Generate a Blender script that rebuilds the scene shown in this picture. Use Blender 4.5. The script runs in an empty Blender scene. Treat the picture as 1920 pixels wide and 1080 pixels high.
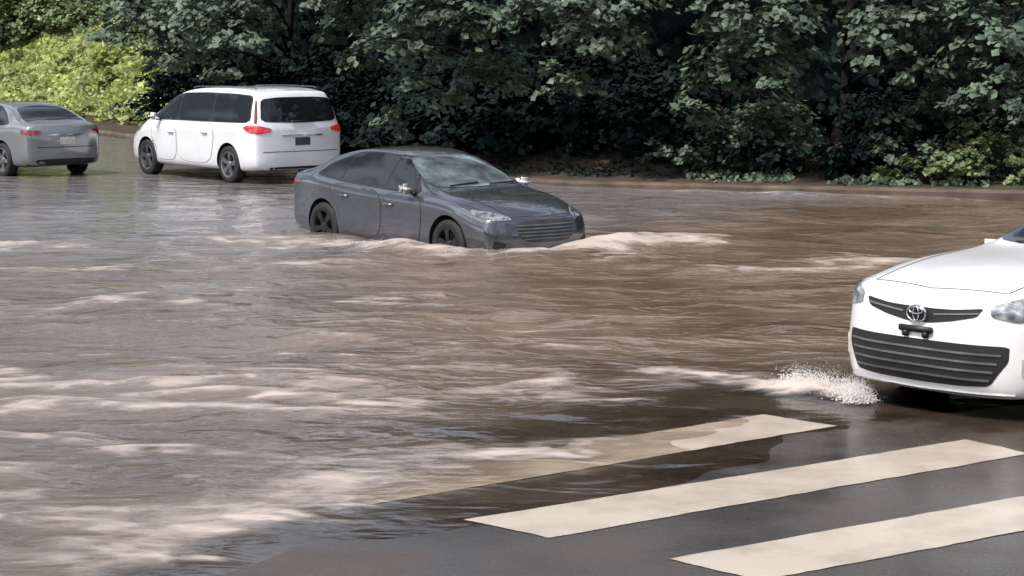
import bpy, bmesh, math, random
import numpy as np
from mathutils import Vector, Matrix
from mathutils.bvhtree import BVHTree
from mathutils.geometry import delaunay_2d_cdt
random.seed(4); RNG=np.random.default_rng(7)
scene=bpy.context.scene; COL=scene.collection

# ------------------------------------------------------------ helpers
def sstep(a,b,x):
    t=np.clip((x-a)/(b-a),0,1); return t*t*(3-2*t)
def vnoise(x,y,seed=0):
    xi=np.floor(x).astype(np.int64); yi=np.floor(y).astype(np.int64)
    fx=x-xi; fy=y-yi; fx=fx*fx*(3-2*fx); fy=fy*fy*(3-2*fy)
    def h(a,b):
        n=(a*374761393+b*668265263+seed*1442695041)&0xffffffff
        n=((n^(n>>13))*1274126177)&0xffffffff
        n=(n^(n>>16))&0xffffffff
        return n/4294967295.0
    return (h(xi,yi)*(1-fx)+h(xi+1,yi)*fx)*(1-fy)+(h(xi,yi+1)*(1-fx)+h(xi+1,yi+1)*fx)*fy
def fbm(x,y,seed=0,o=4):
    s=0;a=.5;t=0
    for i in range(o):
        s=s+a*vnoise(x*2**i+i*17.3,y*2**i+i*9.1,seed+i); t+=a; a*=.5
    return s/t
def mesh_obj(name,verts,faces,mats=(),parent=None,smooth=True,midx=None):
    me=bpy.data.meshes.new(name); me.from_pydata([tuple(v) for v in verts],[],faces)
    for m in mats: me.materials.append(m)
    if midx is not None: me.polygons.foreach_set('material_index',midx)
    if smooth: me.polygons.foreach_set('use_smooth',[True]*len(me.polygons))
    me.update(); ob=bpy.data.objects.new(name,me); COL.objects.link(ob)
    if parent: ob.parent=parent
    return ob
def empty(name,parent=None,loc=(0,0,0),rz=0):
    ob=bpy.data.objects.new(name,None); ob.empty_display_size=.3; COL.objects.link(ob)
    ob.location=loc; ob.rotation_euler=(0,0,rz)
    if parent: ob.parent=parent
    return ob
def new_mat(name):
    m=bpy.data.materials.new(name); m.use_nodes=True
    nt=m.node_tree; b=nt.nodes['Principled BSDF']; return m,nt,b
def simple(name,col,rough=.5,metal=0,spec=.5,coat=0,var=.15,scale=8,emis=None,es=0,bump=0):
    m,nt,b=new_mat(name)
    tc=nt.nodes.new('ShaderNodeTexCoord'); n=nt.nodes.new('ShaderNodeTexNoise'); n.inputs['Scale'].default_value=scale; n.inputs['Detail'].default_value=4
    nt.links.new(tc.outputs['Object'],n.inputs['Vector'])
    r=nt.nodes.new('ShaderNodeValToRGB'); e=r.color_ramp.elements
    e[0].position=.3;e[1].position=.7
    e[0].color=(*[c*(1-var) for c in col],1); e[1].color=(*[min(1,c*(1+var)) for c in col],1)
    nt.links.new(n.outputs['Fac'],r.inputs['Fac']); nt.links.new(r.outputs['Color'],b.inputs['Base Color'])
    b.inputs['Roughness'].default_value=rough; b.inputs['Metallic'].default_value=metal
    b.inputs['Specular IOR Level'].default_value=spec; b.inputs['Coat Weight'].default_value=coat; b.inputs['Coat Roughness'].default_value=.03
    if emis: b.inputs['Emission Color'].default_value=(*emis,1); b.inputs['Emission Strength'].default_value=es
    if bump:
        bp=nt.nodes.new('ShaderNodeBump'); bp.inputs['Strength'].default_value=bump; nt.links.new(n.outputs['Fac'],bp.inputs['Height']); nt.links.new(bp.outputs['Normal'],b.inputs['Normal'])
    return m

# ------------------------------------------------------------ terrain functions
EX=np.array([-60,-30,-14,-11,-7,-3.5,-1,1,5,9,30,60.]); EY=np.array([130,90,66,60.6,53,46.5,43,41.3,39.9,38.7,36,33.])
def edgeY(X): return np.interp(X,EX,EY)
def sline(X,Y): return (X+1.7)*-.64+(Y-13.3)*.768+.9*sstep(-.8,-2.6,X)
def road_h(X,Y):
    s=sline(X,Y)
    n=fbm(X*.55+3,Y*.55,11,3)-.5
    h=.007+n*.018 -.014*sstep(-1.3,.3,s)-.03*sstep(.7,2.2,s)-.2*sstep(1.8,11,s)
    q=(Y-33)-.8*(X+2)
    k=sstep(2,11,q)
    return h*(1-k)+(-.014+n*.02)*k
def ground_h(X,Y):
    d=Y-edgeY(X)
    h=road_h(X,Y)
    bank=.14+.5*sstep(0,5,d)+ (fbm(X*.8,Y*.8,5,3)-.5)*.25*sstep(.2,1.5,d)
    hill=sstep(1,14,d)*sstep(-4,-9,X)*2.3+sstep(10,60,d)*3
    return np.where(d>.12,bank+hill,h)
def axis(parts):
    a=[]
    for s,e,st in parts: a+=list(np.arange(s,e,st))
    return np.array(a+[parts[-1][1]])
def np_mesh(name,V,F,mats,smooth=True,parent=None):
    me=bpy.data.meshes.new(name); me.vertices.add(len(V)); me.vertices.foreach_set('co',V.astype(np.float32).ravel())
    k=F.shape[1]; me.loops.add(F.size); me.loops.foreach_set('vertex_index',F.astype(np.int32).ravel())
    me.polygons.add(len(F)); me.polygons.foreach_set('loop_start',np.arange(0,F.size,k,dtype=np.int32)); me.polygons.foreach_set('loop_total',np.full(len(F),k,dtype=np.int32))
    me.polygons.foreach_set('use_smooth',np.full(len(F),smooth))
    for m in mats: me.materials.append(m)
    me.update(calc_edges=True); me.validate()
    ob=bpy.data.objects.new(name,me); COL.objects.link(ob)
    if parent: ob.parent=parent
    return ob
def grid_mesh(name,xs,ys,hfun,mats):
    X,Y=np.meshgrid(xs,ys); Z=hfun(X,Y)
    V=np.stack([X,Y,Z],-1).reshape(-1,3); nx=len(xs);ny=len(ys)
    i=np.arange(nx*ny).reshape(ny,nx)
    F=np.stack([i[:-1,:-1],i[:-1,1:],i[1:,1:],i[1:,:-1]],-1).reshape(-1,4)
    return np_mesh(name,V,F,mats),X,Y

def ground_material():
    m,nt,b=new_mat('wet_asphalt_and_earth'); N=nt.nodes; L=nt.links
    tc=N.new('ShaderNodeTexCoord'); at=N.new('ShaderNodeAttribute'); at.attribute_name='earth'
    n1=N.new('ShaderNodeTexNoise'); n1.inputs['Scale'].default_value=1.1; n1.inputs['Detail'].default_value=8
    n2=N.new('ShaderNodeTexNoise'); n2.inputs['Scale'].default_value=70; n2.inputs['Detail'].default_value=3
    for n in (n1,n2): L.new(tc.outputs['Object'],n.inputs['Vector'])
    r1=N.new('ShaderNodeValToRGB'); e=r1.color_ramp.elements; e[0].position=.35;e[1].position=.7
    e[0].color=(.034,.024,.018,1); e[1].color=(.078,.057,.043,1); L.new(n1.outputs['Fac'],r1.inputs['Fac'])
    r3=N.new('ShaderNodeMapRange'); r3.inputs['From Min'].default_value=.3; r3.inputs['From Max'].default_value=.7; r3.inputs['To Min'].default_value=.55; r3.inputs['To Max'].default_value=1.45; L.new(n2.outputs['Fac'],r3.inputs['Value'])
    hs=N.new('ShaderNodeHueSaturation'); L.new(r3.outputs['Result'],hs.inputs['Value']); L.new(r1.outputs['Color'],hs.inputs['Color'])
    r2=N.new('ShaderNodeValToRGB'); e=r2.color_ramp.elements; e[0].color=(.02,.014,.010,1); e[1].color=(.085,.058,.04,1); L.new(n1.outputs['Fac'],r2.inputs['Fac'])
    mx=N.new('ShaderNodeMix'); mx.data_type='RGBA'; L.new(at.outputs['Fac'],mx.inputs['Factor']); L.new(hs.outputs['Color'],mx.inputs['A']); L.new(r2.outputs['Color'],mx.inputs['B'])
    L.new(mx.outputs['Result'],b.inputs['Base Color'])
    rr=N.new('ShaderNodeMapRange'); rr.inputs['From Min'].default_value=.38; rr.inputs['From Max'].default_value=.62; rr.inputs['To Min'].default_value=.09; rr.inputs['To Max'].default_value=.38
    L.new(n1.outputs['Fac'],rr.inputs['Value']); b.inputs['Specular IOR Level'].default_value=.42
    ad=N.new('ShaderNodeMath'); ad.operation='ADD'; L.new(rr.outputs['Result'],ad.inputs[0]); L.new(at.outputs['Fac'],ad.inputs[1]); L.new(ad.outputs[0],b.inputs['Roughness'])
    bp=N.new('ShaderNodeBump'); bp.inputs['Strength'].default_value=.22; bp.inputs['Distance'].default_value=.007; L.new(n2.outputs['Fac'],bp.inputs['Height']); L.new(bp.outputs['Normal'],b.inputs['Normal'])
    return m
xs=axis([(-400,-60,20),(-60,-16,1.0),(-16,12,.14),(12,60,1.0),(60,400,20)])
ys=axis([(-60,8,2),(8,24,.1),(24,72,.25),(72,130,1.5),(130,600,20)])
gm=ground_material()
ground,GX,GY=grid_mesh('ground',xs,ys,ground_h,[gm]); ground['kind']='structure'
a=ground.data.attributes.new('earth','FLOAT','POINT'); a.data.foreach_set('value',sstep(.0,.3,(GY-edgeY(GX))).ravel().astype(np.float32))

# ------------------------------------------------------------ water
def water_material():
    m,nt,b=new_mat('muddy_flood_water'); N=nt.nodes; L=nt.links
    tc=N.new('ShaderNodeTexCoord')
    fo=N.new('ShaderNodeAttribute'); fo.attribute_name='foam'
    de=N.new('ShaderNodeAttribute'); de.attribute_name='thick'
    sky_grey=N.new('ShaderNodeAttribute'); sky_grey.attribute_name='clear'  # grey tint that paints sky reflection into the water colour
    mp=N.new('ShaderNodeMapping'); mp.inputs['Scale'].default_value=(.65,1.0,1); mp.inputs['Rotation'].default_value=(0,0,.10); L.new(tc.outputs['Object'],mp.inputs['Vector'])
    def noise(s,d,dist=0):
        n=N.new('ShaderNodeTexNoise'); n.inputs['Scale'].default_value=s; n.inputs['Detail'].default_value=d; n.inputs['Distortion'].default_value=dist; L.new(mp.outputs['Vector'],n.inputs['Vector']); return n
    na=noise(.45,6,.6); nb=noise(1.7,3,.6); nc=noise(4.6,4,.6)
    base=N.new('ShaderNodeValToRGB'); e=base.color_ramp.elements; e[0].position=.36; e[1].position=.66
    e[0].color=(.118,.079,.053,1); e[1].color=(.205,.150,.110,1); L.new(na.outputs['Fac'],base.inputs['Fac'])
    bg=N.new('ShaderNodeMix'); bg.data_type='RGBA'; bg.inputs['B'].default_value=(.185,.175,.178,1); L.new(sky_grey.outputs['Fac'],bg.inputs['Factor']); L.new(base.outputs['Color'],bg.inputs['A'])
    ma=N.new('ShaderNodeMath'); ma.operation='MULTIPLY_ADD'; L.new(nc.outputs['Fac'],ma.inputs[0]); ma.inputs[1].default_value=2.1; ma.inputs[2].default_value=-1.05
    mb=N.new('ShaderNodeMath'); mb.operation='ADD'; L.new(fo.outputs['Fac'],mb.inputs[0]); L.new(ma.outputs[0],mb.inputs[1])
    mm=N.new('ShaderNodeMath'); mm.operation='MULTIPLY_ADD'; L.new(nb.outputs['Fac'],mm.inputs[0]); mm.inputs[1].default_value=1.4; mm.inputs[2].default_value=-.7
    mc=N.new('ShaderNodeMath'); mc.operation='ADD'; L.new(mb.outputs[0],mc.inputs[0]); L.new(mm.outputs[0],mc.inputs[1])
    fr=N.new('ShaderNodeMapRange'); fr.interpolation_type='SMOOTHSTEP'; fr.inputs['From Min'].default_value=.0; fr.inputs['From Max'].default_value=1.35; L.new(mc.outputs[0],fr.inputs['Value'])
    f2=N.new('ShaderNodeMath'); f2.operation='MULTIPLY'; L.new(fr.outputs['Result'],f2.inputs[0]); 
    f3=N.new('ShaderNodeMapRange'); f3.inputs['From Max'].default_value=.45; L.new(fo.outputs['Fac'],f3.inputs['Value']); L.new(f3.outputs['Result'],f2.inputs[1])
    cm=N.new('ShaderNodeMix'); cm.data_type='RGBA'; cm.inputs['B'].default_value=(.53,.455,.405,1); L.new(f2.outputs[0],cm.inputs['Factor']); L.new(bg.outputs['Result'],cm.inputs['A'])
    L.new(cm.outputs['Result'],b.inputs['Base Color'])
    ro=N.new('ShaderNodeMapRange'); ro.inputs['To Min'].default_value=.09; ro.inputs['To Max'].default_value=.5; L.new(f2.outputs[0],ro.inputs['Value']); L.new(ro.outputs['Result'],b.inputs['Roughness'])
    b.inputs['IOR'].default_value=1.33
    s=N.new('ShaderNodeMath'); s.operation='MULTIPLY_ADD'; L.new(nc.outputs['Fac'],s.inputs[0]); s.inputs[1].default_value=.22; L.new(nb.outputs['Fac'],s.inputs[2])
    bp=N.new('ShaderNodeBump'); bp.inputs['Distance'].default_value=.15; L.new(s.outputs[0],bp.inputs['Height'])
    bs=N.new('ShaderNodeMapRange'); bs.inputs['To Min'].default_value=.14; bs.inputs['To Max'].default_value=.75; L.new(de.outputs['Fac'],bs.inputs['Value']); L.new(bs.outputs['Result'],bp.inputs['Strength'])
    L.new(bp.outputs['Normal'],b.inputs['Normal'])
    tr=N.new('ShaderNodeBsdfTransparent'); tr.inputs['Color'].default_value=(.97,.95,.93,1)
    gl=N.new('ShaderNodeBsdfGlossy'); gl.inputs['Roughness'].default_value=.06; L.new(bp.outputs['Normal'],gl.inputs['Normal'])
    fz=N.new('ShaderNodeFresnel'); fz.inputs['IOR'].default_value=1.28; L.new(bp.outputs['Normal'],fz.inputs['Normal'])
    film=N.new('ShaderNodeMixShader'); L.new(fz.outputs[0],film.inputs['Fac']); L.new(tr.outputs[0],film.inputs[1]); L.new(gl.outputs[0],film.inputs[2])
    op=N.new('ShaderNodeMath'); op.operation='MAXIMUM'; L.new(de.outputs['Fac'],op.inputs[0]); L.new(f2.outputs[0],op.inputs[1])
    mx=N.new('ShaderNodeMixShader'); L.new(op.outputs[0],mx.inputs['Fac']); L.new(film.outputs[0],mx.inputs[1]); L.new(b.outputs[0],mx.inputs[2])
    L.new(mx.outputs[0],N['Material Output'].inputs['Surface'])
    return m
def seg_d(X,Y,p,q):
    px,py=p;qx,qy=q; dx=qx-px;dy=qy-py; t=np.clip(((X-px)*dx+(Y-py)*dy)/(dx*dx+dy*dy),0,1)
    return np.hypot(X-px-t*dx,Y-py-t*dy)
def line_w(X,Y,pts,wid):
    d=np.full(X.shape,1e9)
    for p,q in zip(pts[:-1],pts[1:]): d=np.minimum(d,seg_d(X,Y,p,q))
    return np.exp(-(d/wid)**2)
BOW=[(-3.7,32.6),(-2.0,30.4),(-.75,29.0),(.2,28.65),(.95,29.5),(1.6,30.5),(2.2,31.2)]
def foam_field(X,Y):
    wx=X+(fbm(X*.7,Y*.7,31,3)-.5)*1.6; wy=Y+(fbm(X*.5,Y*.6,32,3)-.5)*1.4
    ridge=1-np.abs(2*fbm(wx*.34,wy*.85,21,4)-1)*2.3
    ridge2=1-np.abs(2*fbm(wx*.8+5,wy*1.6,22,4)-1)*2.2
    s=sline(X,Y)
    W=.19+0*X
    W=W+.38*sstep(2.2,-1.5,X-.25*(Y-14))*sstep(20.5,17,Y)*sstep(-1.8,.3,s)
    W=W+.42*np.exp(-((s-.5)/.6)**2)*sstep(3.2,1.5,X)
    W=W+.22*sstep(4,0,X)*sstep(28,20,Y)*sstep(15,19,Y)
    W=W+.4*line_w(X,Y,[(-4.6,24.2),(-3,23.2),(-1.3,24.4)],.6)
    W=W+.5*line_w(X,Y,[(1.4,28.0),(3.6,27.3),(5,28.3)],.9)
    W=W+.35*line_w(X,Y,[(0,25.6),(1.4,25.2)],.4)
    W=W+.5*line_w(X,Y,[(1.4,19.0),(2.2,18.8),(2.7,18.1)],.4)
    W=np.clip(W,0,1)
    f=np.clip((ridge-(1-W))*1.2,0,1)*.7+np.clip((ridge2-(1-W*.9))*1.0,0,1)*.5
    wk=fbm(X*.8,Y*2.2,55,3); jy=(fbm(X*.5,Y*.1,56,2)-.5)*.8
    f=f+.7*line_w(X,Y+jy,[(-10,29.6),(-6,30.3),(-4.0,31.5),(-2.0,30.1)],.55)*sstep(.2,.6,wk)
    f=f+.45*line_w(X,Y+jy,[(-8,26.9),(-4,27.6),(-1.5,28.0)],.45)*sstep(.35,.65,wk)
    bow=line_w(X,Y,BOW,.42)
    f=f+bow*(.3+.9*fbm(X*1.8,Y*2.5,51,3))*sstep(-4.4,-1.4,X)*.9
    f=f+.7*line_w(X,Y,[(1.0,29.9),(2.0,30.6),(3.4,30.6)],.9)*sstep(.38,.65,fbm(X*1.2,Y*2.0,57,3))
    f=f+1.3*line_w(X,Y,[(2.2,18.45),(2.5,18.15),(2.75,17.7)],.17)*(.35+fbm(X*4,Y*4,52,3))
    f=f+.5*line_w(X,Y,[(1.5,19.2),(2.3,18.6)],.14)*sstep(.3,.6,fbm(X*3,Y*3,58,3))
    f=f+.5*line_w(X,Y,[(3,40.3),(5,39.6),(8.5,38.5)],.18)
    f=f*sstep(-.9,.4,s+ (fbm(X*1.5,Y*1.5,77,3)-.5)*1.8)
    return np.clip(f,0,1.2)
def water_h(X,Y):
    dep=np.clip(-road_h(X,Y)/.09,0.02,1)
    w=(fbm(X*.34,Y*.62,41,2)-.5)*.14+(fbm(X*.8,Y*1.4,42,2)-.5)*.10+(fbm(X*2.0,Y*3.0,43,2)-.5)*.025
    f=foam_field(X,Y)
    bow=line_w(X,Y,BOW[1:6],.42)*(.0+.15*fbm(X*2.6,Y*2.6,61,3))
    spl=line_w(X,Y,[(2.35,18.3),(2.68,17.8)],.16)*(.03+.12*fbm(X*5,Y*5,62,3))
    return w*dep+(f*.03*dep)+bow+spl
wxs=axis([(-60,-17,1.5),(-17,12,.075),(12,60,1.5)])
wys=axis([(8,22,.05),(22,36,.09),(36,48,.2),(48,70,.5)])
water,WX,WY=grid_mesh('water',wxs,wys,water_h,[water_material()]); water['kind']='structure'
a=water.data.attributes.new('foam','FLOAT','POINT'); a.data.foreach_set('value',foam_field(WX,WY).ravel().astype(np.float32))
th=sstep(.006,.055,-road_h(WX,WY)); SS_=sline(WX,WY)
th=np.maximum(th,.85*sstep(.7,-1.1,WX+(fbm(WX*1.3,WY*2,83,3)-.5)*1.6)*sstep(-.4,.5,SS_))
a=water.data.attributes.new('thick','FLOAT','POINT'); a.data.foreach_set('value',th.ravel().astype(np.float32))
sky_grey_mask=sstep(-3,5,(WY-29)-.9*(WX+3.5)+(fbm(WX*.4,WY*.4,71,3)-.5)*8)*.9; sky_grey_mask=np.maximum(sky_grey_mask,.35*sstep(-.5,-3.5,WX)*sstep(31,25,WY)); a=water.data.attributes.new('clear','FLOAT','POINT'); a.data.foreach_set('value',sky_grey_mask.ravel().astype(np.float32))  # 'clear' holds where the sky's reflection is painted on the water

# ------------------------------------------------------------ crosswalk
def paint_mat():
    m,nt,b=new_mat('worn_road_paint'); N=nt.nodes; L=nt.links
    tc=N.new('ShaderNodeTexCoord'); n=N.new('ShaderNodeTexNoise'); n.inputs['Scale'].default_value=1.6; n.inputs['Detail'].default_value=7; n.inputs['Roughness'].default_value=.6; L.new(tc.outputs['Object'],n.inputs['Vector'])
    r=N.new('ShaderNodeValToRGB'); e=r.color_ramp.elements; e[0].position=.30;e[1].position=.58; e[0].color=(.38,.31,.25,1); e[1].color=(.56,.485,.40,1)
    L.new(n.outputs['Fac'],r.inputs['Fac']); L.new(r.outputs['Color'],b.inputs['Base Color']); b.inputs['Roughness'].default_value=.2
    n3=N.new('ShaderNodeTexNoise'); n3.inputs['Scale'].default_value=60; L.new(tc.outputs['Object'],n3.inputs['Vector'])
    bp=N.new('ShaderNodeBump'); bp.inputs['Strength'].default_value=.15; bp.inputs['Distance'].default_value=.01; L.new(n3.outputs['Fac'],bp.inputs['Height']); L.new(bp.outputs['Normal'],b.inputs['Normal'])
    return m
pm=paint_mat()
def stripe(q):
    q=[np.array(p) for p in q]; nu,nv=90,14; V=[];F=[]
    for j in range(nv+1):
        for i in range(nu+1):
            u=i/nu;v=j/nv
            p=(q[0]*(1-u)+q[1]*u)*(1-v)+(q[3]*(1-u)+q[2]*u)*v
            if j in(0,nv) or i in (0,nu):
                p=p+(np.array([vnoise(p[0]*9,p[1]*9,3),vnoise(p[0]*9,p[1]*9,8)])-.5)*.018
            V.append((p[0],p[1],float(ground_h(np.array(p[0]),np.array(p[1])))+.004))
    for j in range(nv):
        for i in range(nu):
            a=j*(nu+1)+i; F.append((a,a+1,a+nu+2,a+nu+1))
    o=mesh_obj('crosswalk_stripe',V,F,[pm]); o['kind']='structure'; o['group']='crosswalk stripes painted on the road'
stripe([(-1.55,14.2),(1.945,17.1),(2.45,16.6),(-1.10,13.68)])
stripe([(-.292,13.39),(3.288,15.98),(3.62,15.45),(.219,12.89)])
stripe([(.887,12.36),(4.40,14.85),(4.85,14.35),(1.35,11.86)])
stripe([(1.95,11.25),(5.5,13.75),(5.95,13.2),(2.45,10.75)])

# ------------------------------------------------------------ kerb
def kerb():
    pts=[(x,float(edgeY(np.array(x)))) for x in np.arange(-34,32,.5)]
    prof=[(0,-.3),(0,.08),(.03,.12),(.2,.13),(.2,-.3)]
    V=[];F=[]
    for i,p in enumerate(pts):
        p0=pts[max(0,i-1)];p1=pts[min(len(pts)-1,i+1)]
        t=Vector((p1[0]-p0[0],p1[1]-p0[1])).normalized(); n=Vector((-t.y,t.x))
        for o,z in prof: V.append((p[0]+n.x*(o-.02),p[1]+n.y*(o-.02),z))
    k=len(prof)
    for i in range(len(pts)-1):
        for j in range(k-1): a=i*k+j; F.append((a,a+1,a+k+1,a+k))
    o=mesh_obj('kerb',V,F,[simple('dirty_concrete',(.11,.08,.06),.8,var=.5,scale=2)],smooth=False); o['kind']='structure'
kerb()

# ------------------------------------------------------------ foliage
def leaf_mat(name,c0,c1,trans=.3,rough=.4,tr=True,spec=.5):
    m,nt,b=new_mat(name); N=nt.nodes; L=nt.links
    g=N.new('ShaderNodeNewGeometry'); r=N.new('ShaderNodeValToRGB'); e=r.color_ramp.elements
    e[0].color=(*c0,1); e[1].color=(*c1,1); L.new(g.outputs['Random Per Island'],r.inputs['Fac'])
    tc=N.new('ShaderNodeTexCoord'); n=N.new('ShaderNodeTexNoise'); n.inputs['Scale'].default_value=.9; n.inputs['Detail'].default_value=3; L.new(tc.outputs['Object'],n.inputs['Vector'])
    mr=N.new('ShaderNodeMapRange'); mr.inputs['From Min'].default_value=.3; mr.inputs['From Max'].default_value=.7; mr.inputs['To Min'].default_value=.45; mr.inputs['To Max'].default_value=1.45; L.new(n.outputs['Fac'],mr.inputs['Value'])
    hs=N.new('ShaderNodeHueSaturation'); L.new(mr.outputs['Result'],hs.inputs['Value']); L.new(r.outputs['Color'],hs.inputs['Color'])
    L.new(hs.outputs['Color'],b.inputs['Base Color']); b.inputs['Roughness'].default_value=rough; b.inputs['Specular IOR Level'].default_value=spec
    if tr:
        t=N.new('ShaderNodeBsdfTranslucent'); L.new(hs.outputs['Color'],t.inputs['Color'])
        mx=N.new('ShaderNodeMixShader'); mx.inputs['Fac'].default_value=trans; L.new(b.outputs[0],mx.inputs[1]); L.new(t.outputs[0],mx.inputs[2]); L.new(mx.outputs[0],N['Material Output'].inputs['Surface'])
    return m
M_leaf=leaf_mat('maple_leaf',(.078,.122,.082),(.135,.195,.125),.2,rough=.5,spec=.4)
M_leafd=leaf_mat('shaded_leaf',(.006,.013,.014),(.018,.032,.028),tr=False,rough=.9,spec=.05)  # near-black leaf colour with the canopy's shade painted in
M_leafy=leaf_mat('sunny_leaf',(.22,.29,.07),(.42,.45,.15),.3)
M_leafm=leaf_mat('fresh_leaf',(.10,.16,.06),(.23,.30,.13),.3)
M_bark=simple('bark',(.014,.012,.011),.95,spec=.1,var=.4,scale=6,bump=.5)
def leaf_cloud(C,Nn,S):
    n=len(C); r=RNG.normal(size=(n,3)); Nn=Nn/np.linalg.norm(Nn,axis=1,keepdims=True)
    T=np.cross(Nn,r); T/=np.linalg.norm(T,axis=1,keepdims=True)+1e-9; T[:,2]-=.35; T/=np.linalg.norm(T,axis=1,keepdims=True)
    B=np.cross(Nn,T); S=S[:,None]
    v0=C-T*S*.5; v1=C+B*S*.45-T*S*.02-Nn*S*.1; v2=C+T*S*.5-Nn*S*.08; v3=C-B*S*.45-T*S*.02-Nn*S*.1
    V=np.stack([v0,v1,v2,v3],1).reshape(-1,3); F=np.arange(4*n).reshape(n,4); return V,F
def clump_pts(c,r,n,size,flat=.8):
    m=max(6,n//26)
    d=RNG.normal(size=(m,3)); d/=np.linalg.norm(d,axis=1,keepdims=True); d[:,2]=np.where(d[:,2]<-.45,-d[:,2],d[:,2])
    rad=r*RNG.uniform(.5,1.15,(m,1)); sc=np.array(c)+d*rad*np.array([1,1,flat])
    k=n//m; off=RNG.normal(size=(m*k,3))*np.array([1,1,.4])*r*.16; off[:,2]-=np.hypot(off[:,0],off[:,1])*.5
    cc=np.repeat(sc,k,0)+off
    dd=np.repeat(d,k,0); Nn=dd*.7+np.array([0,0,.9])+RNG.normal(size=dd.shape)*.24
    return cc,Nn,size*RNG.uniform(.5,1.25,m*k)
def tube(pts,rads,k=8):
    V=[];F=[]
    for i,(p,r) in enumerate(zip(pts,rads)):
        p=Vector(p); d=(Vector(pts[min(i+1,len(pts)-1)])-Vector(pts[max(i-1,0)])).normalized()
        a=d.orthogonal().normalized(); 
        if abs(d.z)>.5: a=(Vector((1,0,0))-d*d.x).normalized()
        b=d.cross(a)
        for j in range(k):
            t=2*math.pi*j/k; V.append(tuple(p+(a*math.cos(t)+b*math.sin(t))*r))
    for i in range(len(pts)-1):
        for j in range(k): F.append((i*k+j,i*k+(j+1)%k,(i+1)*k+(j+1)%k,(i+1)*k+j))
    return V,F
def tree(base,height,clumps,label,mat=M_leaf,leaf=.165,trunk_r=.13,rand=12,spread=2.4,lo=3.9):
    base=Vector(base); t=empty('tree',loc=base); t['label']=label; t['category']='tree'; t['group']='trees along the flooded road'
    top=base+Vector((random.uniform(-.4,.4),random.uniform(-.4,.4),height*.9))
    P=[base+(top-base)*f+Vector((random.uniform(-.12,.12),random.uniform(-.12,.12),0))*(1 if f>0 else 0) for f in (0,.03,.1,.25,.45,.7,1)]
    V,F=tube([p-base for p in P],[trunk_r*1.6,trunk_r*1.15,trunk_r,trunk_r*.85,trunk_r*.65,trunk_r*.4,trunk_r*.1])
    cl=[(Vector(c),r,d) for c,r,d in clumps]
    for i in range(rand):
        z=random.uniform(lo,height); rr=spread*(1-.55*abs((z-height*.5)/(height*.55)))
        an=random.uniform(0,2*math.pi); q=random.uniform(.35,1)
        cl.append((Vector((base.x+math.cos(an)*rr*q,base.y+math.sin(an)*rr*q,base.z+z)),random.uniform(.8,1.25),.35))
    for c,r,d in cl:
        h=max(.6,min(height*.8,(c.z-base.z)*.75)); s=P[0]+(top-P[0])*(h/(height*.9))
        mid=(s+c)/2+Vector((0,0,.25))
        v,f=tube([s-base,mid-base,c-base],[.05,.03,.01],5); o=len(V); V+=v; F+=[tuple(i+o for i in q) for q in f]
    mesh_obj('trunk',V,F,[M_bark],t)
    CC=[];NN=[];SS=[]
    for c,r,d in cl:
        n=int(1050*r*r*d*(.15/leaf)**1.6)+40
        a,b,s=clump_pts(c-base,r,n,leaf); CC.append(a);NN.append(b);SS.append(s)
    V,F=leaf_cloud(np.concatenate(CC),np.concatenate(NN),np.concatenate(SS))
    np_mesh('crown',V,F,[mat],smooth=False,parent=t)
    return t
def W(px,py,Y):     # survey coordinates to metres at distance Y
    t=Y/4171.; return ((px-960)*t*1.004, Y, 3-t*(491.5+.993*(py-540)))
def cl(lst,Y):
    out=[]
    for px,py,r in lst:
        y=Y+random.uniform(-.6,.6); out.append((W(px,py,y),r*Y/4200.,1.0))
    return out
tree((9.6,44.3,.3),9,cl([(1850,60,105),(1850,165,80),(1930,120,90),(1990,50,110),(1980,190,90),(1780,10,70),(1900,230,60)],40.6),'tall leafy maple tree overhanging the flooded road')
tree((6.6,45.4,.3),9,cl([(1650,70,90),(1710,130,65),(1600,0,60),(1690,20,80),(1760,200,65),(1650,235,50)],41),'tall leafy maple tree overhanging the flooded road')
tree((4.2,45.4,.3),9.5,cl([(1400,95,105),(1330,150,65),(1300,215,55),(1370,20,90),(1460,30,70),(1440,170,55),(1470,235,45)],40.6),'maple tree with low drooping branches over muddy water')
tree((1.6,46.2,.3),9,cl([(1130,70,90),(1060,155,55),(1000,20,85),(1180,5,75),(1090,10,80)],41.6),'maple tree with low drooping branches over muddy water')
tree((-.4,47.7,.4),9,cl([(930,140,75),(890,50,85),(780,180,55),(750,90,80),(820,10,80),(860,195,45),(730,235,35)],42.4),'maple tree with low drooping branches over muddy water')
tree((-3.4,50.8,.5),7.5,cl([(690,10,65),(650,60,50),(700,110,50),(600,-10,55)],47),'leafy tree in deep shade behind the white minivan')
tree((-5.6,55.5,.5),6.5,cl([(450,60,70),(380,100,60),(500,0,60),(430,130,45),(400,20,75),(520,60,35)],51.5),'leafy tree in deep shade behind the white minivan',rand=8)
tree((-8.6,61.5,.6),6,cl([(330,30,75),(270,50,60),(330,110,50),(250,0,65),(215,60,40)],57),'leafy tree beside the sunny grass bank',rand=7)
tree((13.4,44.0,.3),9,[((13,41,2.4),1.2,.7),((12.2,40.8,1.2),.9,.7)],'tall leafy maple tree overhanging the flooded road')
tree((-13.6,82,2.6),5,cl([(60,30,80),(140,15,80),(10,10,80),(110,50,50),(180,30,60),(-60,20,90)],80),'bright green tree on the sunny bank',mat=M_leafm,leaf=.2,rand=5)
tree((-19.6,84,2.6),6,[],'bright green tree on the sunny bank',mat=M_leafm,leaf=.22,lo=1,rand=8)
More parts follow.
